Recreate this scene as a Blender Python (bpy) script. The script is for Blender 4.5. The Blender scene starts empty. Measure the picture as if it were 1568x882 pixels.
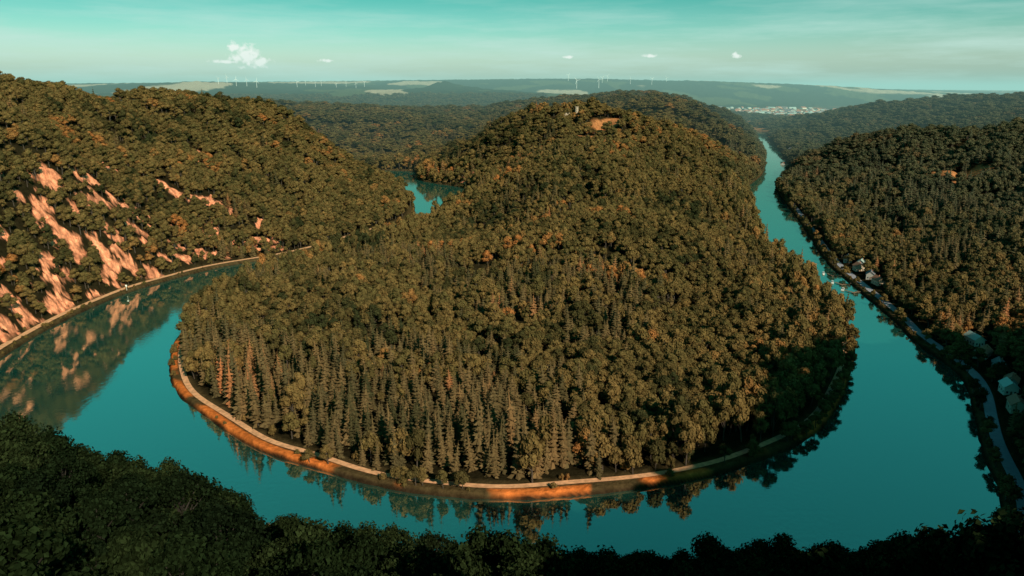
import bpy, math, random, numpy as np
from mathutils import Vector
rng=np.random.default_rng(7); random.seed(7)
scene=bpy.context.scene
# All coordinates are metres: origin below the lookout, +Y down the valley, river level z=0.
def tab(s): return [tuple(float(v) for v in p.split(',')) for p in s.split()]
OUT=np.array(tab('-1017,1993 -716,1885 -484,1757 -319,1619 -235,1448 -188,1309 -157,1179 -147,1072 -164,997 -210,885 -246,815 -304,755 -331,708 -351,656 -360,596 -360,534 -354,481 -340,423 -311,369 -263,326 -203,300 -149,279 -101,260 -46,248 29,241 103,242 153,244 182,249 196,260 224,302 240,340 263,386 291,448 298,519 308,567 326,692 341,782 396,992 481,1334 518,1448 656,1757 753,2073 865,2463 998,2944 1084,3262 1010,3475 694,3718'))
INN=np.array(tab('-1078,2115 -756,1993 -509,1851 -332,1728 -225,1685 -190,1523 -105,1418 -70,1343 -53,1214 -88,1108 -126,977 -173,854 -212,770 -241,687 -257,616 -253,545 -241,494 -210,429 -172,386 -134,350 -98,329 -56,309 -10,300 35,304 83,316 111,329 155,358 189,399 229,468 263,545 282,645 291,808 355,1084 437,1379 559,1658 698,2073 820,2522 947,2944 962,3118 892,3262 649,3475'))
K=tab('''124,1500,139 177,1520,142 22,1600,121 -68,1600,77 -145,1600,32 -60,1050,17 -4,1080,46 59,1200,74 151,1280,90 128,1000,64 99,760,42 77,580,24 50,460,9 44,395,3
-104,620,8 -98,470,6 -26,850,4 266,950,36 345,1500,89 411,1400,46 569,1900,68 478,2100,137 369,2200,148 213,2900,137 486,2900,154 638,2700,135 776,2600,64 -54,2600,86 200,520,9
162,560,13 163,680,24 273,1800,88 -565,850,170 -554,900,167 -547,980,151 -541,1080,134 -476,1250,134 -456,1500,122 -444,750,118 -425,620,103 -408,790,55 -467,920,92 -357,930,38
-408,1080,80 -307,1040,23 -364,1250,68 -259,1200,11 -312,1350,39 -285,1450,14 -563,2300,86 -365,2300,80 -167,2300,66 -256,2050,34 -700,2300,101 -956,2300,115 -1656,4000,125
-883,4400,84 -798,3800,45 -517,4500,82 -1899,4000,98 -3147,6000,150 -2679,6500,240 -1963,6500,175 -1338,7000,190 -981,7000,128 -620,7000,245 -424,7200,138 -103,5000,114
545,5500,132 -396,9500,285 938,9500,295 2557,9500,262 4180,9500,205 5161,9500,129 6305,9500,82 833,4500,101 1278,4047,8 1900,4900,8 2184,5447,8 1710,5918,8 1534,5306,8 2400,6000,10 3055,7323,10 1684,4698,8
1206,3000,46 1526,3200,107 1824,3200,134 2143,3200,152 656,1700,16 703,1600,63 799,1500,89 914,1350,108 873,1450,92 990,2498,6 808,2176,6 469,1020,3 494,900,18 648,1200,43 602,950,36
753,1100,72 526,750,30 410,650,18 430,600,11 331,540,8 301,419,6 363,502,7 -89,110,119 -80,105,116 -74,112,114 -66,112,107 -62,120,97 -58,120,91 -43,120,89 -30,120,87 -5,120,84
14,120,80 39,120,81 68,130,80 86,130,80 103,130,77
-600,400,160 -500,200,190 -700,800,190 -420,330,90 -1200,1200,180 0,30000,130 20000,20000,130 -20000,20000,130 0,-15000,200 20000,0,200 -20000,0,200 700,600,150 600,400,110 430,230,190 300,165,180 335,100,225 520,60,225 380,320,90 235,195,60 195,100,130 200,40,168 100,20,176
0,0,175 0,-100,185 0,-400,200 400,-300,205 -400,-300,200 -60,20,170 60,20,168 0,45,136 -45,48,134 50,45,136 -90,60,122 90,60,125''')
RK=tab('''-423,665,8,6 -415,655,10,7 -452,783,9,6 -404,659,10,5 -457,845,13,4 -444,882,17,4 -427,900,11,5 -402,903,15,7 -393,653,9,7 -384,675,10,9 -400,728,15,8 -393,761,19,8 -385,799,20,8 -372,914,15,10
-353,904,9,6 -295,843,20,13 -271,827,15,9 -345,847,6,9 -324,773,15,7 -351,764,7,4 -346,701,16,5 -363,632,8,6 -385,603,9,7 -373,592,15,9 -364,587,18,7 -376,548,15,7
-367,524,17,6 -373,513,11,7 -451,1073,13,13 -433,1047,15,6 -456,1981,22,9 -262,2099,13,23 -81,1432,20,16 -104,1399,16,9 -410,709,9,4 -388,550,7,6 213,698,4,3 -420,745,10,5 -360,812,9,5 -395,620,9,5 -430,700,8,5 -366,690,10,5 -372,660,9,5 -340,745,9,5 -318,812,10,5 -378,735,8,5 -425,600,9,5''')
ROCKS=[(x,y,a*.8+3,b*.7+3) for x,y,a,b in RK]
r2=np.random.default_rng(11)
for _ in range(60):
    yy=r2.uniform(500,960); xx=np.interp(yy,[500,660,760,830,960],[-362,-360,-315,-262,-205])-r2.uniform(12,110)**1.0; q=r2.uniform(4.5,8.5); ROCKS.append((xx,yy,q,q*r2.uniform(.7,1.2)))
CLR=[(674,1134,48,36),(181,1433,34,24),(139,1389,18,16),(234,1343,12,14)]
HOUSES=tab('338,766 335,725 359,741 320,474 313,446 301,416 286,408 274,380 994,2537 1052,2557 813,2179 673,1853 971,2405 339,667 336,690 330,500 318,405')
CAST=(126.,1480.)
TURB=tab('-2448,6400,.55 -2451,6600,.6 -2301,6400,.6 -2248,6500,.6 -2098,6300,.65 -1906,6800,.5 -1884,7000,.5 -1769,6900,.5 -1741,7000,.5 -1581,6900,.45 -1515,7000,.45 -1405,6900,.45 -1348,7000,.5 674,9200,.8 692,8200,.95 940,8300,.95 1046,8900,.7 1144,9200,.7 1357,8800,.75 1622,8900,.7 1890,9400,.6')
def cr(P,n=6):
    P=np.vstack([2*P[0]-P[1],P,2*P[-1]-P[-2]]); out=[]
    for i in range(1,len(P)-2):
        a,b,c,d=P[i-1],P[i],P[i+1],P[i+2]
        for k in range(n):
            t=k/n
            out.append(.5*((2*b)+(-a+c)*t+(2*a-5*b+4*c-d)*t*t+(-a+3*b-3*c+d)*t**3))
    out.append(P[-2]); return np.array(out)
OS=cr(OUT); IS=cr(INN)
for P in (OUT,INN):
    for p in P: K.append((p[0],p[1],2.))
K=np.array(K)
c0=.05
def phi(d2): return np.sqrt(d2+c0*c0)
KX=K[:,:2]/1000.
A=phi(((KX[:,None]-KX[None])**2).sum(-1)); n=len(K)
M_=np.zeros((n+1,n+1)); M_[:n,:n]=A-np.eye(n)*0.004; M_[:n,n]=1; M_[n,:n]=1
sol=np.linalg.solve(M_,np.append(K[:,2],0)); wts=sol[:n]; w0=sol[n]
def rbf(x,y):
    out=np.empty(x.size); X=x.ravel()/1000; Y=y.ravel()/1000
    for i in range(0,X.size,60000):
        s=slice(i,i+60000)
        d2=(X[s,None]-KX[None,:,0])**2+(Y[s,None]-KX[None,:,1])**2
        out[s]=phi(d2)@wts+w0
    return out.reshape(x.shape)
TBL=rng.random((256,256))
def vn(x,y):
    xi=np.floor(x).astype(int); yi=np.floor(y).astype(int); fx=x-xi; fy=y-yi
    fx=fx*fx*(3-2*fx); fy=fy*fy*(3-2*fy)
    a=TBL[xi&255,yi&255]; b=TBL[(xi+1)&255,yi&255]; c=TBL[xi&255,(yi+1)&255]; d=TBL[(xi+1)&255,(yi+1)&255]
    return (a*(1-fx)+b*fx)*(1-fy)+(c*(1-fx)+d*fx)*fy
def fbm(x,y,o=4):
    s=0;a=.5
    for k in range(o):
        s=s+a*(vn(x+17.3*k,y+9.1*k)-.5)*2; x=x*2.03;y=y*2.03;a*=.5
    return s
def ss(a,b,v):
    t=np.clip((v-a)/(b-a),0,1); return t*t*(3-2*t)
GX0,GX1,GY0,GY1,GS=-1500.,1500.,60.,3700.,6.
gx=np.arange(GX0,GX1+GS,GS); gy=np.arange(GY0,GY1+GS,GS)
GXX,GYY=np.meshgrid(gx,gy,indexing='ij'); gp=np.stack([GXX.ravel(),GYY.ravel()],1)
def pdist(P,pts):
    best=np.full(len(pts),1e12)
    for a,b in zip(P[:-1],P[1:]):
        ab=b-a; t=np.clip(((pts-a)@ab)/(ab@ab+1e-9),0,1)
        d=((pts-a-t[:,None]*ab)**2).sum(1); best=np.minimum(best,d)
    return np.sqrt(best)
dO=pdist(OS,gp); dI=pdist(IS,gp)
poly=np.vstack([OS,IS[::-1]]); ins=np.zeros(len(gp),bool)
for a,b in zip(poly,np.roll(poly,-1,0)):
    cnd=((a[1]>gp[:,1])!=(b[1]>gp[:,1]))
    xx=(b[0]-a[0])*(gp[:,1]-a[1])/((b[1]-a[1]) if b[1]!=a[1] else 1e-9)+a[0]
    ins^=cnd&(gp[:,0]<xx)
sd=np.where(ins,-1,1)*np.minimum(dO,dI)
SG=sd.reshape(GXX.shape); IG=(dI-dO).reshape(GXX.shape)
def gsamp(G,x,y,default):
    fx=(x-GX0)/GS; fy=(y-GY0)/GS; ok=(fx>=0)&(fy>=0)&(fx<len(gx)-1)&(fy<len(gy)-1)
    fx=np.clip(fx,0,len(gx)-1.001); fy=np.clip(fy,0,len(gy)-1.001)
    xi=fx.astype(int); yi=fy.astype(int); u=fx-xi; v=fy-yi
    r=(G[xi,yi]*(1-u)+G[xi+1,yi]*u)*(1-v)+(G[xi,yi+1]*(1-u)+G[xi+1,yi+1]*u)*v
    return np.where(ok,r,default)
def height(x,y):
    x=np.asarray(x,float); y=np.asarray(y,float)
    r=np.hypot(x,y); s=gsamp(SG,x,y,500.)
    b=rbf(x,y)
    flatv=ss(8,40,b)*ss(3500,4200,r)+(1-ss(3500,4200,r))
    amp=ss(15,120,s)*ss(120,400,r)*(1-.5*ss(3000,6000,r))*flatv
    gul=np.abs(fbm(x/190+7,y/190,3))
    b=b+amp*(13*fbm(x/150,y/150)+ 7*fbm(x/700+5,y/700)-16*ss(.18,0,gul)+4)
    b=np.maximum(b,3.+.5*fbm(x/30,y/30))
    b=np.minimum(b,2.6+np.maximum(0,s-11)*1.25)
    k=ss(-4,1.5,s+1.2*fbm(x/9,y/9,2))
    return np.where(s<1.5,-5+7.6*k,np.maximum(b,2.6))
def ell(L,x,y):
    m=np.full(x.shape,-9.)
    for cx,cy,a,b in L:
        d=math.hypot(cx,cy); ux,uy=cx/d,cy/d
        near=np.hypot(x-cx,y-cy)<2.2*max(a,b)
        dx=x[near]-cx; dy=y[near]-cy
        rr=(dx*ux+dy*uy)/b; tt=(dx*uy-dy*ux)/a
        m[near]=np.maximum(m[near],1-np.sqrt(rr*rr+tt*tt))
    return m
def rockmask(x,y): return ss(.0,.15,ell(ROCKS,x,y)+1.5*fbm(x/7,y/7,4)-.02)
def mat(name):
    m=bpy.data.materials.new(name); m.use_nodes=True; nt=m.node_tree; nt.nodes.clear(); return m,nt
def simple(name,col,rough=.8,noise=.15,scale=3.,metal=0):
    m,nt=mat(name); N=nt.nodes.new
    o=N('ShaderNodeOutputMaterial'); b=N('ShaderNodeBsdfPrincipled'); b.inputs['Roughness'].default_value=rough; b.inputs['Metallic'].default_value=metal
    n=N('ShaderNodeTexNoise'); n.inputs['Scale'].default_value=scale; tc=N('ShaderNodeTexCoord'); nt.links.new(tc.outputs['Object'],n.inputs['Vector'])
    r=N('ShaderNodeValToRGB'); r.color_ramp.elements[0].color=[c*(1-noise) for c in col]+[1]; r.color_ramp.elements[1].color=[min(1,c*(1+noise)) for c in col]+[1]
    r.color_ramp.elements[0].position=.3; r.color_ramp.elements[1].position=.7
    nt.links.new(n.outputs['Fac'],r.inputs['Fac']); nt.links.new(r.outputs['Color'],b.inputs['Base Color']); nt.links.new(b.outputs[0],o.inputs[0]); return m
def foliage(name,cols,lo=.7,hi=1.3,cool=None):
    m,nt=mat(name); N=nt.nodes.new; L=nt.links.new
    o=N('ShaderNodeOutputMaterial'); d=N('ShaderNodeBsdfDiffuse'); oi=N('ShaderNodeObjectInfo')
    no=N('ShaderNodeTexNoise'); no.inputs['Scale'].default_value=.009; no.inputs['Detail'].default_value=4
    L(oi.outputs['Location'],no.inputs['Vector'])
    a=N('ShaderNodeMath'); a.operation='MULTIPLY_ADD'; a.inputs[1].default_value=.6; L(oi.outputs['Random'],a.inputs[0])
    mm=N('ShaderNodeMath'); mm.operation='MULTIPLY_ADD'; mm.inputs[1].default_value=1.9; mm.inputs[2].default_value=-.78; L(no.outputs['Fac'],mm.inputs[0]); L(mm.outputs[0],a.inputs[2])
    r=N('ShaderNodeValToRGB'); r.color_ramp.elements.remove(r.color_ramp.elements[1])
    for i,c in enumerate(cols):
        e=r.color_ramp.elements[0] if i==0 else r.color_ramp.elements.new(i/(len(cols)-1))
        e.position=i/(len(cols)-1); e.color=list(c)+[1]
    L(a.outputs[0],r.inputs['Fac'])
    g=N('ShaderNodeNewGeometry'); mr=N('ShaderNodeMapRange'); mr.inputs['To Min'].default_value=lo; mr.inputs['To Max'].default_value=hi
    L(g.outputs['Random Per Island'],mr.inputs['Value'])
    base=r.outputs['Color']
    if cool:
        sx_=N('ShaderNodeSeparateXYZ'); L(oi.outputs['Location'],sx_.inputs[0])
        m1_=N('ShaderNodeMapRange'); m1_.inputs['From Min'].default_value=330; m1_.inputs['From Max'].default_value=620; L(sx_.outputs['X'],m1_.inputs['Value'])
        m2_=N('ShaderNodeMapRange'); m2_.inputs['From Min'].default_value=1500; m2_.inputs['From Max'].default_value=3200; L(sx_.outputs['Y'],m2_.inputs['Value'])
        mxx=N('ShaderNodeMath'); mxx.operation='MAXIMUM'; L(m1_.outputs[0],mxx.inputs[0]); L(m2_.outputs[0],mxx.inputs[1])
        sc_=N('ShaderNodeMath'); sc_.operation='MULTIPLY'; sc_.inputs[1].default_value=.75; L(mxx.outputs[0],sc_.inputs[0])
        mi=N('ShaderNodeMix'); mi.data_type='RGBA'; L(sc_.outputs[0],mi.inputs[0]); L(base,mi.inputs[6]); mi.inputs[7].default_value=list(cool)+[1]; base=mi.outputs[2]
    mx=N('ShaderNodeVectorMath'); mx.operation='SCALE'; L(base,mx.inputs[0]); L(mr.outputs[0],mx.inputs['Scale'])
    L(mx.outputs[0],d.inputs['Color']); L(d.outputs[0],o.inputs[0]); return m
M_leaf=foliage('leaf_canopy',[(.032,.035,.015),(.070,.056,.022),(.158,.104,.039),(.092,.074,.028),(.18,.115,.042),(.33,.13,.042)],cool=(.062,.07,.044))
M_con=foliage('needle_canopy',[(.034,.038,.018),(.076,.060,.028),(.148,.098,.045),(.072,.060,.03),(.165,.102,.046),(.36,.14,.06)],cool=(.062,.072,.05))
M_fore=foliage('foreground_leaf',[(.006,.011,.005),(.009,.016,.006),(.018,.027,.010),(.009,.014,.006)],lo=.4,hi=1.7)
M_bark=simple('bark',(.06,.045,.035))
M_barkd=simple('dark_bark',(.014,.011,.008))
def mesh_obj(name,v,f,mats,mi=None,smooth=False,link=True,parent=None):
    me=bpy.data.meshes.new(name); me.from_pydata([tuple(map(float,p)) for p in v],[],[tuple(q) for q in f])
    for m in mats: me.materials.append(m)
    if mi is not None: me.polygons.foreach_set('material_index',np.array(mi,dtype=np.int32))
    if smooth: me.polygons.foreach_set('use_smooth',np.ones(len(me.polygons),bool))
    me.update(); ob=bpy.data.objects.new(name,me)
    if link: scene.collection.objects.link(ob)
    if parent: ob.parent=parent
    return ob
class B:
    def __init__(s): s.v=[];s.f=[];s.m=[]
    def add(s,v,f,m=0):
        o=len(s.v); s.v+= [tuple(p) for p in v]; s.f+=[tuple(i+o for i in q) for q in f]; s.m+=[m]*len(f)
    def cyl(s,p0,p1,r0,r1,n=6,m=0,cap=False):
        p0=Vector(p0);p1=Vector(p1);d=(p1-p0).normalized(); a=d.orthogonal().normalized(); b=d.cross(a)
        v=[]
        for p,r in((p0,r0),(p1,r1)):
            for k in range(n):
                t=2*math.pi*k/n; v.append(p+a*(r*math.cos(t))+b*(r*math.sin(t)))
        f=[(k,(k+1)%n,n+(k+1)%n,n+k) for k in range(n)]
        if cap: f.append(tuple(range(n,2*n)))
        s.add(v,f,m)
    def box(s,c,d,m=0,rot=0.):
        v=[]; ca,sa=math.cos(rot),math.sin(rot)
        for z in(-1,1):
            for y in(-1,1):
                for x in(-1,1):
                    X=x*d[0]/2;Y=y*d[1]/2; v.append((c[0]+X*ca-Y*sa,c[1]+X*sa+Y*ca,c[2]+z*d[2]/2))
        s.add(v,[(0,2,3,1),(4,5,7,6),(0,1,5,4),(2,6,7,3),(0,4,6,2),(1,3,7,5)],m)
    def obj(s,name,mats,**k): return mesh_obj(name,s.v,s.f,mats,s.m,**k)
def empty(name,loc,rot=0.,sc=1.):
    e=bpy.data.objects.new(name,None); e.location=loc; e.rotation_euler=(0,0,rot); e.scale=(sc,sc,sc); scene.collection.objects.link(e); return e
def card(b,p,nrm,sz,R,m=0):
    nrm=Vector(nrm).normalized(); a=nrm.orthogonal().normalized(); c=nrm.cross(a); t=R.random()*6.28
    u=(a*math.cos(t)+c*math.sin(t))*sz; w=nrm.cross(u)*(.6+.5*R.random()); p=Vector(p)
    k=nrm*sz*.25
    b.add([p-u,p-w+k,p+u,p+w+k],[(0,1,2,3)],m)
def broadleaf(name,seed,H,Rr,ncard,csz,leafmat,core=True,low=.3,nlobe=9,jit=.28,lr0=.36,lr1=.56,bark=None):
    R=random.Random(seed); b=B()
    b.cyl((0,0,-1.5),(0,0,H*.55),H*.028,H*.014,7,1)
    lobes=[]
    for i in range(nlobe):
        t=i/nlobe*6.28*1.6+R.random() if nlobe<12 else R.random()*6.28; zz=H*(low+.12+(.80-low)*(i+.5)/nlobe*0.9+R.uniform(-.04,.04))
        fr=math.sin(min(1,max(.1,(zz/H-low)/(1-low)+.15))*math.pi)**.6
        rad=Rr*.62*fr*R.uniform(.7,1.1); lr=Rr*R.uniform(lr0,lr1)
        if nlobe>=12: rad=Rr*.85*fr*R.uniform(.3,1.1)
        if i==nlobe-1: rad*=.3
        c=Vector((rad*math.cos(t),rad*math.sin(t),zz)); lobes.append((c,lr))
        b.cyl((0,0,max(H*.22,zz-H*.25)),c,H*.011,H*.003,4,1)
    tot=sum(l[1]**2 for l in lobes)
    for c,lr in lobes:
        if core:
            n=6; v=[c+Vector((0,0,lr*.72))];f=[]
            for j,(zz,rr) in enumerate(((.4,.62),(-.1,.74),(-.5,.5))):
                for k in range(n):
                    t=6.28*k/n+j*.5; q=R.uniform(.85,1.15); v.append(c+Vector((math.cos(t)*rr*lr*q,math.sin(t)*rr*lr*q,zz*lr)))
            for k in range(n): f.append((0,1+k,1+(k+1)%n))
            for j in range(2):
                for k in range(n): f.append((1+j*n+k,1+(j+1)*n+k,1+(j+1)*n+(k+1)%n,1+j*n+(k+1)%n))
            b.add(v,f,0)
        for k in range(int(ncard*lr*lr/tot)):
            z=R.uniform(-.75,1); t=R.random()*6.28; q=math.sqrt(1-z*z)
            d=Vector((q*math.cos(t),q*math.sin(t),z)); rr=lr*(R.uniform(.72,1.1) if core else R.uniform(.35,1.25))
            nd=d+Vector((R.uniform(-jit,jit),R.uniform(-jit,jit),R.uniform(-.1,.3)))
            card(b,c+Vector((d.x*rr,d.y*rr,d.z*rr*.85)),nd,csz*R.uniform(.6,1.3),R)
    return b.obj(name,[leafmat,bark or M_bark],link=False)
def conifer(name,seed,H,Rr,layers,nb,leafmat):
    R=random.Random(seed); b=B()
    b.cyl((0,0,-1.5),(0,0,H*.97),H*.014,.03,6,1)
    b.cyl((0,0,H*.16),(0,0,H*.96),Rr*.42,.02,7,0)
    for i in range(layers):
        t=i/(layers-1); z=H*(.12+.86*t); r=Rr*(1-t)**.75+.3
        for k in range(nb if t<.7 else max(5,nb-3)):
            a=6.28*k/nb+i*1.3+R.uniform(-.25,.25); rr=r*R.uniform(.6,1.2); dz=-rr*R.uniform(.2,.55)
            w=rr*.30+.12; ca,sa=math.cos(a),math.sin(a)
            p0=(0,0,z+.25); tip=(ca*rr,sa*rr,z+dz+rr*.12)
            mL=(ca*rr*.6-sa*w,sa*rr*.6+ca*w,z+dz*.75); mR=(ca*rr*.6+sa*w,sa*rr*.6-ca*w,z+dz*.75); mid=(ca*rr*.55,sa*rr*.55,z+dz*.35)
            b.add([p0,mL,tip,mR,mid],[(0,1,4),(1,2,4),(2,3,4),(3,0,4)],0)
    return b.obj(name,[leafmat,M_bark],link=False)
protos=[]
for i in range(4): protos.append(broadleaf('p%02d_broadleaf'%i,10+i,[13,15,12,16][i],[5.0,5.6,5.8,5.0][i],320,.62,M_leaf,nlobe=[8,9,7,10][i]))
for i in range(3): protos.append(conifer('p%02d_conifer'%(4+i),30+i,[19,16,22][i],[4.1,3.9,4.3][i],12,9,M_con))
protos.append(broadleaf('p07_shrub',50,4.5,2.6,140,.42,M_leaf,low=.05,nlobe=5))
pc=bpy.data.collections.new('tree_prototypes')
for o in protos: pc.objects.link(o)
# ---------- terrain
th=np.concatenate([np.radians(np.linspace(-180,-42,70,endpoint=False)),np.radians(np.linspace(-42,42,850,endpoint=False)),np.radians(np.linspace(42,180,70,endpoint=False))])
rr=np.concatenate([np.geomspace(3,250,90,endpoint=False),np.geomspace(250,1800,640,endpoint=False),np.geomspace(1800,45000,240)])
RR,TH=np.meshgrid(rr,th,indexing='ij'); X=RR*np.sin(TH); Y=RR*np.cos(TH)
Z=height(X,Y); S=gsamp(SG,X,Y,500.); IGt=gsamp(IG,X,Y,500.); RM=rockmask(X,Y)*ss(8,12,S)
Z=Z+RM*(np.abs(fbm(X/9,Y/9,3))*9-1.5)+ss(5200,6000,RR)*(Z>25)*10*(vn(X/60,Y/60)+.5*vn(X/25,Y/25))
nr,nt_=RR.shape
idx=np.arange(nr*nt_).reshape(nr,nt_)
a=idx[:-1,:];b_=idx[1:,:]
quads=np.stack([a,b_,np.roll(b_,-1,1),np.roll(a,-1,1)],-1).reshape(-1,4)[:, ::-1]
co=np.stack([X,Y,Z],-1).reshape(-1,3)
me=bpy.data.meshes.new('valley_terrain'); me.vertices.add(len(co)); me.vertices.foreach_set('co',co.ravel().astype(np.float32))
me.loops.add(quads.size); me.loops.foreach_set('vertex_index',quads.ravel().astype(np.int32))
me.polygons.add(len(quads)); me.polygons.foreach_set('loop_start',np.arange(0,quads.size,4,dtype=np.int32))
me.polygons.foreach_set('use_smooth',(RM.ravel()[quads[:,0]]<.3)); me.update(calc_edges=True)
def lerp(c,d,k): return c*(1-k[...,None])+np.array(d)*k[...,None]
col=np.zeros(X.shape+(3,))+np.array((.022,.018,.009))
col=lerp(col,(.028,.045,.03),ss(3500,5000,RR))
ff=ss(.12,.16,fbm(X/420+3,Y/900+1,3))*ss(3600,4400,RR); col=lerp(col,(.07,.09,.045),ff)
ff2=ss(.26,.30,fbm(X/500+31,Y/1500+11,2))*ss(5000,6000,RR); col=lerp(col,(.42,.36,.26),ff2)
flat=ss(20,10,Z)*ss(3300,3700,RR); col=lerp(col,(.40,.19,.08),flat*ss(-.2,.1,fbm(X/200,Y/300,2)))
shore=ss(13,8,S)*ss(3000,2000,RR); col=lerp(col,(.085,.06,.028),shore)
front=(IGt<0)*(Y<520)
col=lerp(col,(.68,.19,.045),ss(5.2,3.6,S)*front*(S<20)*ss(-.15,.1,fbm(X/25+9,Y/25,3)))
col=lerp(col,(.03,.02,.012),ss(1.0,-.5,S)*(S<20))
cm_=ss(-.1,.25,ell(CLR,X,Y)+.45*fbm(X/14,Y/14,3)); col=lerp(col,(.5,.2,.08),cm_)
rk=.4+1.1*vn(X/2.5,Y/2.5)*(.6+.8*vn(X/9,Y/9))
col=lerp(col,(.78,.30,.17),RM)
col=np.where((RM>.3)[...,None],col*rk[...,None],col)
ca=me.color_attributes.new('gcol','FLOAT_COLOR','POINT')
ca.data.foreach_set('color',np.concatenate([col.reshape(-1,3),np.ones((len(co),1))],1).ravel().astype(np.float32))
m,nt=mat('terrain_ground'); N=nt.nodes.new;L=nt.links.new
o=N('ShaderNodeOutputMaterial'); bs=N('ShaderNodeBsdfDiffuse'); at=N('ShaderNodeVertexColor'); at.layer_name='gcol'
ge=N('ShaderNodeNewGeometry'); n1=N('ShaderNodeTexNoise'); n1.inputs['Scale'].default_value=.25; n1.inputs['Detail'].default_value=6; n1.inputs['Roughness'].default_value=.7; L(ge.outputs['Position'],n1.inputs['Vector'])
mr=N('ShaderNodeMapRange'); mr.inputs['From Min'].default_value=.3; mr.inputs['From Max'].default_value=.7; mr.inputs['To Min'].default_value=.5; mr.inputs['To Max'].default_value=1.4; L(n1.outputs['Fac'],mr.inputs['Value'])
vm=N('ShaderNodeVectorMath'); vm.operation='SCALE'; L(at.outputs['Color'],vm.inputs[0]); L(mr.outputs[0],vm.inputs['Scale']); L(vm.outputs[0],bs.inputs['Color'])
bu=N('ShaderNodeBump'); bu.inputs['Strength'].default_value=.8; bu.inputs['Distance'].default_value=2.; L(n1.outputs['Fac'],bu.inputs['Height']); L(bu.outputs[0],bs.inputs['Normal']); L(bs.outputs[0],o.inputs[0])
me.materials.append(m); ter=bpy.data.objects.new('valley_terrain',me); scene.collection.objects.link(ter)
# ---------- river
m,nt=mat('river_water'); N=nt.nodes.new;L=nt.links.new
o=N('ShaderNodeOutputMaterial'); d=N('ShaderNodeBsdfDiffuse'); d.inputs['Color'].default_value=(.010,.070,.056,1)
g=N('ShaderNodeBsdfGlossy'); g.inputs['Roughness'].default_value=.035; g.inputs['Color'].default_value=(.95,1,.9,1)
fr=N('ShaderNodeFresnel'); fr.inputs['IOR'].default_value=7; mx=N('ShaderNodeMixShader')
ge=N('ShaderNodeNewGeometry'); n1=N('ShaderNodeTexNoise'); n1.inputs['Scale'].default_value=.35; n1.inputs['Detail'].default_value=4; L(ge.outputs['Position'],n1.inputs['Vector'])
n3=N('ShaderNodeTexNoise'); n3.inputs['Scale'].default_value=.012; n3.inputs['Detail'].default_value=3; L(ge.outputs['Position'],n3.inputs['Vector'])
mr=N('ShaderNodeMapRange'); mr.inputs['From Min'].default_value=.4; mr.inputs['From Max'].default_value=.65; mr.inputs['To Min'].default_value=.03; mr.inputs['To Max'].default_value=.35; L(n3.outputs['Fac'],mr.inputs['Value'])
bu=N('ShaderNodeBump'); bu.inputs['Distance'].default_value=.15; L(mr.outputs[0],bu.inputs['Strength']); L(n1.outputs['Fac'],bu.inputs['Height'])
L(bu.outputs[0],g.inputs['Normal']); L(fr.outputs[0],mx.inputs[0]); L(d.outputs[0],mx.inputs[1]); L(g.outputs[0],mx.inputs[2]); L(mx.outputs[0],o.inputs[0])
mesh_obj('river_water',[(-1450,90,0),(1450,90,0),(1450,3650,0),(-1450,3650,0)],[(0,1,2,3)],[m])
# ---------- paths
M_path=simple('gravel_path',(.70,.37,.20),noise=.25,scale=.4); M_road=simple('asphalt_road',(.30,.30,.36),noise=.1,scale=.5)
def ribbon(name,P,off,w,mt,z=2.85):
    P=np.array(P); tn=np.gradient(P,axis=0); tn/=np.linalg.norm(tn,axis=1)[:,None]; nn=np.stack([-tn[:,1],tn[:,0]],1)
    mid=P+nn*off; s=gsamp(SG,mid[:,0],mid[:,1],500.); sg=1 if np.median(s)>0 else -1
    n=len(P); of=off+.9*np.array([math.sin(i*.7)+math.sin(i*.31) for i in range(n)])*.5
    a=P+sg*nn*(of-w/2)[:,None]; b=P+sg*nn*(of+w/2)[:,None]; v=[(*q,z) for q in a]+[(*q,z+.02) for q in b]
    return mesh_obj(name,v,[(i,i+1,n+i+1,n+i) for i in range(n-1)],[mt])
def seg(P,i0,i1): return P[i0*6:i1*6+1]
ribbon('riverside_path',seg(IS,15,29),6.6,3.4,M_path)
ribbon('riverside_path',seg(OS,8,17),6.6,5.2,M_path)
ribbon('river_road',seg(OS,28,38),7.5,6.,M_road)
# ---------- forest scatter
def scatter(r0,r1,t0,t1,s0,k):
    out=[]; r=r0
    while r<r1:
        s=max(s0,k*r); n=int((t1-t0)*r/s); t=t0+(np.arange(n)+rng.uniform(-.5,.5,n)+rng.random())*s/r
        q=r+rng.uniform(-.5,.5,n)*s; out.append(np.stack([q*np.sin(t),q*np.cos(t),np.full(n,s)],1)); r+=s
    return np.vstack(out)
P=np.vstack([scatter(200,5600,math.radians(-44),math.radians(44),6.1,.007),scatter(150,800,math.radians(44),math.radians(120),9,.012),scatter(200,900,math.radians(-80),math.radians(-44),10,.012)])
x,y,sp_=P.T; x=x+9*fbm(x/16,y/16,2); y=y+9*fbm(x/16+9,y/16+5,2)
r=np.hypot(x,y); s=gsamp(SG,x,y,500.); ig=gsamp(IG,x,y,500.); h=height(x,y)
inner=ig<0
pathI=inner&(y<540)
pathO=(~inner)&(x<0)&(y<1150)
roadR=(~inner)&(x>0)&(y<1150)
thr=np.where(roadR,12.,np.where(pathO,11.,np.where(pathI,8.8,2.5)))
thr=np.where(r>1500,4,thr)
rm0=rockmask(x,y); ux,uy=x/r,y/r; rm1=np.maximum(rockmask(x+ux*6,y+uy*6),rockmask(x+ux*11,y+uy*11))
keep=(s>thr)&(rm0<.45+.3*(rng.random(len(x))-.5))&(ell(CLR,x,y)+.5*fbm(x/14,y/14,2)<.05)&(ell(CLR,x+ux*14,y+uy*14)<.1)
rshrub=(rm1>.4)&(rng.random(len(x))<.8)
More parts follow.
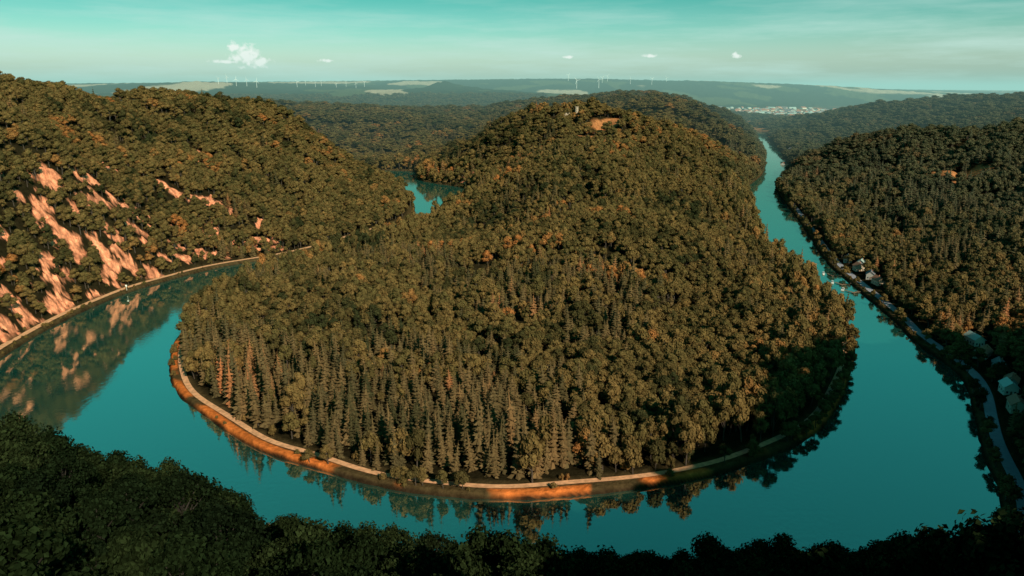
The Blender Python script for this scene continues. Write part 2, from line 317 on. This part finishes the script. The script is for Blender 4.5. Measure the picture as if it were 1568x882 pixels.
keep&=~((np.abs(np.arctan2(x,y))<.8)&(~inner)&(r<235))
keep&=~((h<14)&(r>3300)&(rng.random(len(x))<.95))
keep&=~((fbm(x/420+3,y/900+1,3)>.12)&(r>4000))&~((fbm(x/500+31,y/1500+11,2)>.26)&(r>5200))
keep&=~((vn(x/9+50,y/9)>.84)&(r<1500))
HP=[]
for i,(hx,hy) in enumerate(HOUSES):
    sdx=float(gsamp(SG,np.array([hx]),np.array([hy]),500.)[0])
    if hy<1000 and sdx<19: hx+=19-sdx
    HP.append((hx,hy))
for hx in HP: keep&=~(np.hypot(x-hx[0],y-hx[1])<(11 if hx[1]<1000 else 25))&~((np.hypot(x-hx[0]*.975,y-hx[1]*.975)<7)&(hx[1]<1000))
keep&=np.hypot(x-CAST[0],y-CAST[1])>9
x,y,sp_,r,s,h,inner,pathI,rshrub=[q[keep] for q in (x,y,sp_,r,s,h,inner,pathI,rshrub)]
n=len(x); con=fbm(x/70+40,y/70+8,3)
reg=ss(540,410,y)*ss(90,-70,x+.45*(y-400))
cprob=np.where(inner,reg*.7+con*1.1+ss(.15,.3,con)*.3*ss(900,600,y)+.02*(y<450),ss(.26,.4,con)*.6)
cprob=np.where(~inner&(x>200)&(y<2500),.12+con*1.2,cprob)
cprob=np.where((~inner)&(y<330),0,cprob)
cprob=np.where(r>2500,.0,cprob)
isc=rng.random(n)<cprob
kind=np.where(isc,rng.integers(4,7,n),rng.integers(0,4,n))
kind=np.where(((s<12)&(r<1200)&(rng.random(n)<.25)&(h<5))|rshrub,7,kind)
sc=np.where(isc,rng.uniform(.5,1.2,n),rng.uniform(.55,1.3,n)); wid=np.clip(sp_/6.6,.95,3.5)
lowh=.75+.4*vn(x/40,y/40)+.4*(inner&(s<40))
scl=np.stack([sc*wid,sc*wid,sc*lowh*np.clip(wid,1,1.25)],1)
bl=[]
for PL in (IS,OS):
    Lg=np.concatenate([[0],np.cumsum(np.linalg.norm(np.diff(PL,axis=0),axis=1))])
    q=np.arange(0,Lg[-1],2.6); bx=np.interp(q,Lg,PL[:,0]); by=np.interp(q,Lg,PL[:,1])
    ok=(by<1900)&(by>240); bx,by=bx[ok],by[ok]
    for _ in range(2):
        jx=bx+rng.normal(0,3.2,len(bx)); jy=by+rng.normal(0,3.2,len(bx)); bl.append(np.stack([jx,jy],1))
bl=np.vstack(bl); bs_=gsamp(SG,bl[:,0],bl[:,1],500.); bi=gsamp(IG,bl[:,0],bl[:,1],500.)<0
lo_=(~bi)&(bl[:,0]<0)&(bl[:,1]<1150)
okb=((bs_>.6)&(bs_<3.4))|((bs_>9.5)&(bs_<13)&(bi|(bl[:,0]<0)))
fn=fbm(bl[:,0]/22,bl[:,1]/22,2)
dens=np.where(bi&(bl[:,1]<470)&(bl[:,0]<140),fn>.05,np.where(lo_,fn>.0,rng.random(len(bl))<.75))
okb&=dens
for hx in HP: okb&=~((np.hypot(bl[:,0]-hx[0]*.965,bl[:,1]-hx[1]*.965)<10)&(hx[1]<1000))
bl=bl[okb]; bs_=bs_[okb]; fn=fn[okb]; lo_=lo_[okb]; nb_=len(bl); bh=height(bl[:,0],bl[:,1])-.3
rt=(((bl[:,0]>140)&(bl[:,1]<600))|(bl[:,1]>600)|(fn>.2))&~lo_
bk=np.where(rt&(rng.random(nb_)<.45),rng.integers(0,4,nb_),7); bsc=np.where(bk==7,rng.uniform(.4,1.1,nb_),rng.uniform(.45,.9,nb_)); bsc=np.where(lo_,bsc*.7,bsc)
x=np.concatenate([x,bl[:,0]]);y=np.concatenate([y,bl[:,1]]);h=np.concatenate([h,bh]);kind=np.concatenate([kind,bk]);scl=np.vstack([scl,np.stack([bsc]*3,1)]); n=len(x)
me=bpy.data.meshes.new('forest'); me.vertices.add(n); me.vertices.foreach_set('co',np.stack([x,y,h],1).ravel().astype(np.float32))
k=me.attributes.new('kind','INT','POINT'); k.data.foreach_set('value',kind.astype(np.int32))
k=me.attributes.new('rotv','FLOAT_VECTOR','POINT'); k.data.foreach_set('vector',np.stack([rng.normal(0,.05,n),rng.normal(0,.05,n),rng.random(n)*6.28],1).ravel().astype(np.float32))
k=me.attributes.new('sclv','FLOAT_VECTOR','POINT'); k.data.foreach_set('vector',scl.ravel().astype(np.float32))
fo=bpy.data.objects.new('forest',me); scene.collection.objects.link(fo)
ng=bpy.data.node_groups.new('forest_scatter','GeometryNodeTree'); ng.interface.new_socket('Geometry',in_out='INPUT',socket_type='NodeSocketGeometry'); ng.interface.new_socket('Geometry',in_out='OUTPUT',socket_type='NodeSocketGeometry')
N=ng.nodes.new;L=ng.links.new
gi=N('NodeGroupInput');go=N('NodeGroupOutput');ip=N('GeometryNodeInstanceOnPoints');ci=N('GeometryNodeCollectionInfo')
ci.inputs['Collection'].default_value=pc; ci.inputs['Separate Children'].default_value=True; ci.inputs['Reset Children'].default_value=True
def na(nm,t):
    q=N('GeometryNodeInputNamedAttribute'); q.data_type=t; q.inputs['Name'].default_value=nm; return q.outputs['Attribute']
ip.inputs['Pick Instance'].default_value=True
e2=N('FunctionNodeEulerToRotation')
L(gi.outputs[0],ip.inputs['Points']);L(ci.outputs[0],ip.inputs['Instance']);L(na('kind','INT'),ip.inputs['Instance Index'])
L(na('rotv','FLOAT_VECTOR'),e2.inputs[0]);L(e2.outputs[0],ip.inputs['Rotation']);L(na('sclv','FLOAT_VECTOR'),ip.inputs['Scale']);L(ip.outputs[0],go.inputs[0])
md=fo.modifiers.new('scatter','NODES'); md.node_group=ng
# ---------- foreground trees
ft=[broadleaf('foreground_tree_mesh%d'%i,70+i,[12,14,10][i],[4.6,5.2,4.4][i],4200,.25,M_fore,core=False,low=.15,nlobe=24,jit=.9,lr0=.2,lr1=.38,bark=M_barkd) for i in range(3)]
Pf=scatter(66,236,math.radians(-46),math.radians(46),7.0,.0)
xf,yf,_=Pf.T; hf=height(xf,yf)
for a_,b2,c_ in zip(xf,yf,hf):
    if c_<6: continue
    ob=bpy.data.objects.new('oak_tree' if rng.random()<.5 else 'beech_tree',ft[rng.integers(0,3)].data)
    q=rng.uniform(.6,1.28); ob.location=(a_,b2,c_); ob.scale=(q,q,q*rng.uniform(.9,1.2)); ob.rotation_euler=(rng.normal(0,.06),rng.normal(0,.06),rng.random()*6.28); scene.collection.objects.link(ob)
# ---------- buildings
M_wall=[simple('render_white',(.62,.58,.52),noise=.06),simple('render_cream',(.5,.4,.3),noise=.06),simple('render_grey',(.34,.33,.32),noise=.06)]
M_roof=[simple('roof_slate',(.16,.15,.17),noise=.2),simple('roof_tile',(.36,.15,.09),noise=.2)]
M_win=simple('window_glass',(.03,.04,.05),rough=.15,noise=.05); M_door=simple('door_wood',(.15,.08,.04)); M_white=simple('white_paint',(.8,.8,.8),rough=.4,noise=.03); M_stone=simple('castle_stone',(.4,.3,.23),noise=.25,scale=.8); M_metal=simple('pale_metal_roof',(.40,.52,.50),rough=.4,noise=.08)
def house(x,y,z,rot,w,l,hh,wm,rm):
    e=empty('house',(x,y,z),rot)
    b=B(); w2,l2=w/2,l/2; rh=w*.38
    v=[(-w2,-l2,-3),(w2,-l2,-3),(w2,l2,-3),(-w2,l2,-3),(-w2,-l2,hh),(w2,-l2,hh),(w2,l2,hh),(-w2,l2,hh),(0,-l2,hh+rh),(0,l2,hh+rh)]
    b.add(v,[(0,1,5,8,4),(2,3,7,9,6),(1,2,6,5),(3,0,4,7)]); b.obj('walls',[wm],parent=e)
    b=B(); ov=.6; dz=ov*rh/w2
    for sg in(-1,1):
        v=[(sg*(w2+ov),-l2-ov,hh-dz+.05),(sg*(w2+ov),l2+ov,hh-dz+.05),(0,l2+ov,hh+rh+.05),(0,-l2-ov,hh+rh+.05)]
        v+=[(p[0],p[1],p[2]+.25) for p in v]
        b.add(v,[(0,1,2,3),(7,6,5,4),(0,4,5,1),(1,5,6,2),(2,6,7,3),(3,7,4,0)])
    b.obj('roof',[rm],parent=e)
    b=B()
    for fl in range(max(1,int(hh//2.7))):
        zc=1.5+fl*2.7
        for k in range(int(l//3)):
            yy=-l2+1.5+k*(l-3)/max(1,int(l//3)-1)
            for sg in(-1,1): b.box((sg*(w2+.01),yy,zc),(.08,1.1,1.3))
        for k in (-.28,.28):
            for sg in(-1,1): b.box((k*w,sg*(l2+.01),zc),(1.1,.08,1.3))
    b.obj('windows',[M_win],parent=e)
    b=B(); b.box((0,-l2-.03,1.05),(1.0,.1,2.1)); b.obj('door',[M_door],parent=e)
    b=B(); b.box((w*.2,l*.2,hh+rh*.9),(.7,.7,1.8)); b.obj('chimney',[M_roof[1]],parent=e)
for i,(hx,hy) in enumerate(HP):
    big=1.3 if hy>1000 else .85
    house(hx,hy,float(height(hx,hy)),rng.uniform(-.6,.6)+(-.55 if hy<1000 else 0),(8+rng.random()*2)*big,(10+rng.random()*5)*big,5.4*(1.2 if hy>1000 else .85),M_wall[i%3],M_metal if i in(2,6,15) else M_roof[i%2])
e=empty('castle_tower',(CAST[0],CAST[1],float(height(*CAST))-1))
b=B(); b.cyl((0,0,0),(0,0,21),3.6,3.3,16,cap=True)
for k in range(10):
    t=k/10*6.28; b.box((3.1*math.cos(t),3.1*math.sin(t),21.8),(1.0,1.2,1.6),rot=t)
b.obj('tower_shaft',[M_stone],parent=e)
b=B(); b.box((-13,2,4),(18,1.6,9)); b.box((-20,2,9.5),(3,1.6,2)); b.box((-14,2,9.5),(3,1.6,2)); b.box((-23,7.9,4.5),(1.6,10,9)); b.obj('curtain_wall',[M_stone],parent=e)
b=B(); [b.box((x_,-3.5,z_),(.7,.5,1.6)) for x_,z_ in ((0,8),(0,14),(0,18))]; b.obj('window_slits',[M_win],parent=e)
bt=B(); bt.cyl((0,0,0),(0,0,98),2.6,1.5,10); tow=bt.obj('tower',[M_white],link=False).data
bt=B(); bt.box((0,1.5,99.5),(3.6,11,3.8)); bt.cyl((0,-4,99.5),(0,-6.5,99.5),1.9,.7,8,cap=True); nac=bt.obj('nacelle',[M_white],link=False).data
bt=B()
for k in range(3):
    t=k*2.094; d=Vector((math.sin(t),0,math.cos(t))); u=Vector((math.cos(t),0,-math.sin(t)))
    v=[]
    for q,wd in ((1,1.0),(9,2.1),(45,.5)):
        c=d*q; 
        for sgn,yy in((-1,-.15),(1,-.15),(1,.25),(-1,.25)): v.append(c+u*(sgn*wd)+Vector((0,yy,0)))
    f=[(j*4+i_,j*4+(i_+1)%4,j*4+4+(i_+1)%4,j*4+4+i_) for j in range(2) for i_ in range(4)]+[(8,9,10,11)]
    bt.add(v,f)
rot_=bt.obj('rotor',[M_white],link=False).data
for xx,Yd,sc_ in TURB:
    zz=float(height(xx,Yd)); e=empty('wind_turbine',(xx,Yd,zz),rng.uniform(-.6,.6),sc_)
    for nm,dt in(('tower',tow),('nacelle',nac)):
        q=bpy.data.objects.new(nm,dt); q.parent=e; scene.collection.objects.link(q)
    q=bpy.data.objects.new('rotor',rot_); q.parent=e; q.location=(0,-5.5,99.5); q.rotation_euler=(0,rng.random()*2,0); scene.collection.objects.link(q)
def town(name,cx,cy,rx,ry,n,smin,smax):
    b=B()
    for _ in range(n):
        t=rng.random()*6.28; q=math.sqrt(rng.random()); x_=cx+rx*q*math.cos(t); y_=cy+ry*q*math.sin(t); z_=float(height(x_,y_))
        w=rng.uniform(smin,smax); l=w*rng.uniform(.6,1.6); hh=rng.uniform(6,11); rt_=rng.random()*3; m_=int(rng.integers(0,3)); 
        b.box((x_,y_,z_+hh/2-1),(w,l,hh),m_,rt_)
        ca_,sa_=math.cos(rt_),math.sin(rt_); rv=[]
        for X_,Y_,Z_ in((-w/2-.5,-l/2-.5,0),(w/2+.5,-l/2-.5,0),(w/2+.5,l/2+.5,0),(-w/2-.5,l/2+.5,0),(0,-l/2-.5,w*.25),(0,l/2+.5,w*.25)): rv.append((x_+X_*ca_-Y_*sa_,y_+X_*sa_+Y_*ca_,z_+hh-1+.05+Z_))
        b.add(rv,[(0,1,4),(1,2,5,4),(2,3,5),(3,0,4,5)],3+int(rng.integers(0,3)))
    b.obj(name,M_wall+[M_roof[0],M_roof[1],M_metal])
town('distant_town',1900,5750,520,650,200,12,42)
town('distant_town',1500,5150,260,420,70,12,34)
town('distant_town',2450,6300,420,500,80,14,44)
town('hillside_village',-798,3800,160,130,45,9,16)
town('hillside_village',-1892,4000,130,130,45,9,16)
M_or=simple('orange_paint',(.7,.12,.03),rough=.4,noise=.05); M_wood=simple('dock_wood',(.2,.13,.08))
e=empty('channel_buoy',(78,290,0)); b=B(); b.cyl((0,0,-.3),(0,0,.5),.9,.9,12,cap=True); b.cyl((0,0,.5),(0,0,2.0),.5,.15,10,cap=True); b.obj('float_body',[M_or],parent=e)
b=B(); b.cyl((0,0,2.0),(0,0,2.7),.05,.05,6,cap=True); b.box((0,0,2.8),(.4,.4,.3)); b.obj('topmark',[M_white],parent=e)
e=empty('river_marker_post',(-352,652,2.6)); b=B(); b.cyl((0,0,0),(0,0,5),.12,.12,8,cap=True); b.box((0,-.2,4.6),(1.6,.1,1.6)); b.obj('post_and_board',[M_white],parent=e)
dx_,dy_=321,656
for (x0,y0,rt_) in ((dx_-4,dy_-2,.5),(dx_-2,dy_+26,.3),(dx_+4,dy_+60,.2)):
    e=empty('boat_dock',(x0,y0,0),rt_); b=B(); b.box((0,0,.7),(14,2.4,.2)); b.box((-5,5.3,.7),(2,8,.2)); b.obj('deck',[M_wood],parent=e)
    b=B(); [b.cyl((q,s2,-3),(q,s2,1.5),.15,.15,6,cap=True) for q in(-6,-2,2,6) for s2 in(-1.3,1.3)]; b.obj('piles',[M_wood],parent=e)
def boat(x,y,rot):
    e=empty('motorboat',(x,y,0),rot); b=B(); v=[];
    for q,wd,zb in((-3.2,1.1,-.1),(0,1.25,-.15),(2.2,.9,0),(3.8,.06,.35)):
        v+=[(q,-wd,.9+.06*q),(q,-wd*.6,zb),(q,wd*.6,zb),(q,wd,.9+.06*q)]
    f=[(j*4+i_,j*4+4+i_,j*4+5+i_,j*4+1+i_) for j in range(3) for i_ in range(3)]+[(0,1,2,3)]+[(j*4,j*4+3,j*4+7,j*4+4) for j in range(3)]
    b.add(v,f); b.obj('hull',[M_white],parent=e); b=B(); b.box((-.2,0,1.35),(2.2,1.7,.9)); b.obj('cabin',[M_win],parent=e); b=B(); b.box((-.3,0,1.86),(2.5,1.8,.1)); b.obj('cabin_roof',[M_white],parent=e)
boat(dx_-13,dy_+8,.9); boat(dx_-12,dy_+34,1.2); boat(dx_-6,dy_+70,1.3)
# ---------- world
w=bpy.data.worlds.new('World'); scene.world=w; w.use_nodes=True; nt=w.node_tree; nt.nodes.clear(); N=nt.nodes.new;L=nt.links.new
SUN_EL=math.radians(32); sx,sy=.5,-.87
sk=N('ShaderNodeTexSky'); sk.sky_type='NISHITA'; sk.sun_disc=False; sk.sun_elevation=SUN_EL; sk.sun_rotation=math.atan2(sx,sy); sk.dust_density=1.5
tc=N('ShaderNodeTexCoord'); sep=N('ShaderNodeSeparateXYZ'); L(tc.outputs['Generated'],sep.inputs[0])
def Mt(op,a,b=None,c=None):
    q=N('ShaderNodeMath'); q.operation=op
    for i,v in enumerate((a,b,c)):
        if v is None: continue
        if isinstance(v,(int,float)): q.inputs[i].default_value=v
        else: L(v,q.inputs[i])
    return q.outputs[0]
el=Mt('MULTIPLY',Mt('ARCSINE',sep.outputs['Z']),57.2958); az=Mt('MULTIPLY',Mt('ARCTAN2',sep.outputs['X'],sep.outputs['Y']),57.2958)
rp=N('ShaderNodeValToRGB'); L(Mt('DIVIDE',el,90.),rp.inputs['Fac']); E=rp.color_ramp.elements
E[0].position=0;E[0].color=(1,1.1,1.12,1);E[1].position=1;E[1].color=(.08,.16,.16,1)
for p_,c_ in ((.025,(.85,1.08,1.04,1)),(.045,(.46,.92,.80,1)),(.07,(.17,.70,.55,1)),(.12,(.15,.88,.62,1)),(.2,(.15,1.12,.76,1)),(.42,(.08,.70,.46,1)),(.6,(.08,.2,.18,1))):
    e=E.new(p_); e.color=c_
mu=N('ShaderNodeMix'); mu.data_type='RGBA'; mu.blend_type='MULTIPLY'; mu.inputs[0].default_value=1; L(sk.outputs[0],mu.inputs[6]); L(rp.outputs[0],mu.inputs[7])
cx=N('ShaderNodeCombineXYZ'); L(az,cx.inputs[0]); L(el,cx.inputs[1])
mp=N('ShaderNodeMapping'); mp.inputs['Scale'].default_value=(.06,.55,1); mp.inputs['Rotation'].default_value=(0,0,.02); L(cx.outputs[0],mp.inputs[0])
n1=N('ShaderNodeTexNoise'); n1.inputs['Scale'].default_value=1.; n1.inputs['Detail'].default_value=7; n1.inputs['Roughness'].default_value=.6; L(mp.outputs[0],n1.inputs['Vector'])
ci_=N('ShaderNodeMapRange'); ci_.inputs['From Min'].default_value=.44; ci_.inputs['From Max'].default_value=.72; ci_.inputs['To Max'].default_value=.85; L(n1.outputs['Fac'],ci_.inputs['Value'])
fade=N('ShaderNodeMapRange'); fade.inputs['From Min'].default_value=7.5; fade.inputs['From Max'].default_value=3; L(el,fade.inputs['Value'])
n2=N('ShaderNodeTexNoise'); n2.inputs['Scale'].default_value=2.2; n2.inputs['Detail'].default_value=6; L(cx.outputs[0],n2.inputs['Vector'])
cm=None
for a0,e0,wd,hg in [(-19.0,2.35,1.27,.9),(-18.1,1.85,.9,.45),(-19.7,2.8,.6,.45),(-13.5,2.0,.6,.15),(4.1,2.3,.45,.13),(10.1,2.35,.6,.16),(16.2,2.35,.5,.22),(-20.4,1.85,1.1,.15)]:
    u=Mt('DIVIDE',Mt('SUBTRACT',az,a0),wd); v=Mt('DIVIDE',Mt('SUBTRACT',el,e0),hg)
    d=Mt('SUBTRACT',1.,Mt('SQRT',Mt('ADD',Mt('MULTIPLY',u,u),Mt('MULTIPLY',v,v))))
    cm=d if cm is None else Mt('MAXIMUM',cm,d)
cmv=Mt('ADD',cm,Mt('MULTIPLY',Mt('SUBTRACT',n2.outputs['Fac'],.5),2.6))
cs=N('ShaderNodeMapRange'); cs.inputs['From Min'].default_value=0.1; cs.inputs['From Max'].default_value=.7; L(cmv,cs.inputs['Value'])
near=N('ShaderNodeMapRange'); near.inputs['From Min'].default_value=-.6; near.inputs['From Max'].default_value=.1; L(cm,near.inputs['Value'])
cl=Mt('MULTIPLY',cs.outputs[0],near.outputs[0])
m1=N('ShaderNodeMix'); m1.data_type='RGBA'; L(Mt('MULTIPLY',ci_.outputs[0],fade.outputs[0]),m1.inputs[0]); L(mu.outputs[2],m1.inputs[6]); m1.inputs[7].default_value=(4.6,6.3,5.7,1)
m2=N('ShaderNodeMix'); m2.data_type='RGBA'; L(cl,m2.inputs[0]); L(m1.outputs[2],m2.inputs[6]); m2.inputs[7].default_value=(7.2,7.6,7.1,1)
bg=N('ShaderNodeBackground'); bg.inputs['Strength'].default_value=.13; L(m2.outputs[2],bg.inputs[0]); wo=N('ShaderNodeOutputWorld'); L(bg.outputs[0],wo.inputs[0])
su=bpy.data.lights.new('sun','SUN'); su.energy=5; su.angle=math.radians(.5); su.color=(1,.84,.62)
so=bpy.data.objects.new('sun',su); scene.collection.objects.link(so)
dirv=Vector((sx*math.cos(SUN_EL),sy*math.cos(SUN_EL),math.sin(SUN_EL))); so.rotation_euler=(-dirv).to_track_quat('-Z','Y').to_euler()
# haze over the far valley: self-glowing volume, emission stands in for scattered daylight
m,nt=mat('haze'); N=nt.nodes.new;L=nt.links.new; o=N('ShaderNodeOutputMaterial'); ab=N('ShaderNodeVolumeAbsorption'); em=N('ShaderNodeEmission'); ad=N('ShaderNodeAddShader')
SG_=1/15000.; ab.inputs['Color'].default_value=(0,0,0,1); ab.inputs['Density'].default_value=SG_; em.inputs['Color'].default_value=(.34,.66,.58,1); em.inputs['Strength'].default_value=SG_
L(ab.outputs[0],ad.inputs[0]);L(em.outputs[0],ad.inputs[1]);L(ad.outputs[0],o.inputs['Volume'])
b=B(); b.box((0,23550,185),(88000,44000,470)); b.obj('haze',[m])
cam=bpy.data.cameras.new('camera'); cam.sensor_width=36; cam.lens=25.99; cam.clip_end=120000; cam.clip_start=.5
co_=bpy.data.objects.new('camera',cam); co_.location=(0,0,180); co_.rotation_euler=(math.radians(74.97),0,0); scene.collection.objects.link(co_); scene.camera=co_
scene.view_settings.view_transform='Standard'; scene.view_settings.look='None'; scene.view_settings.exposure=0
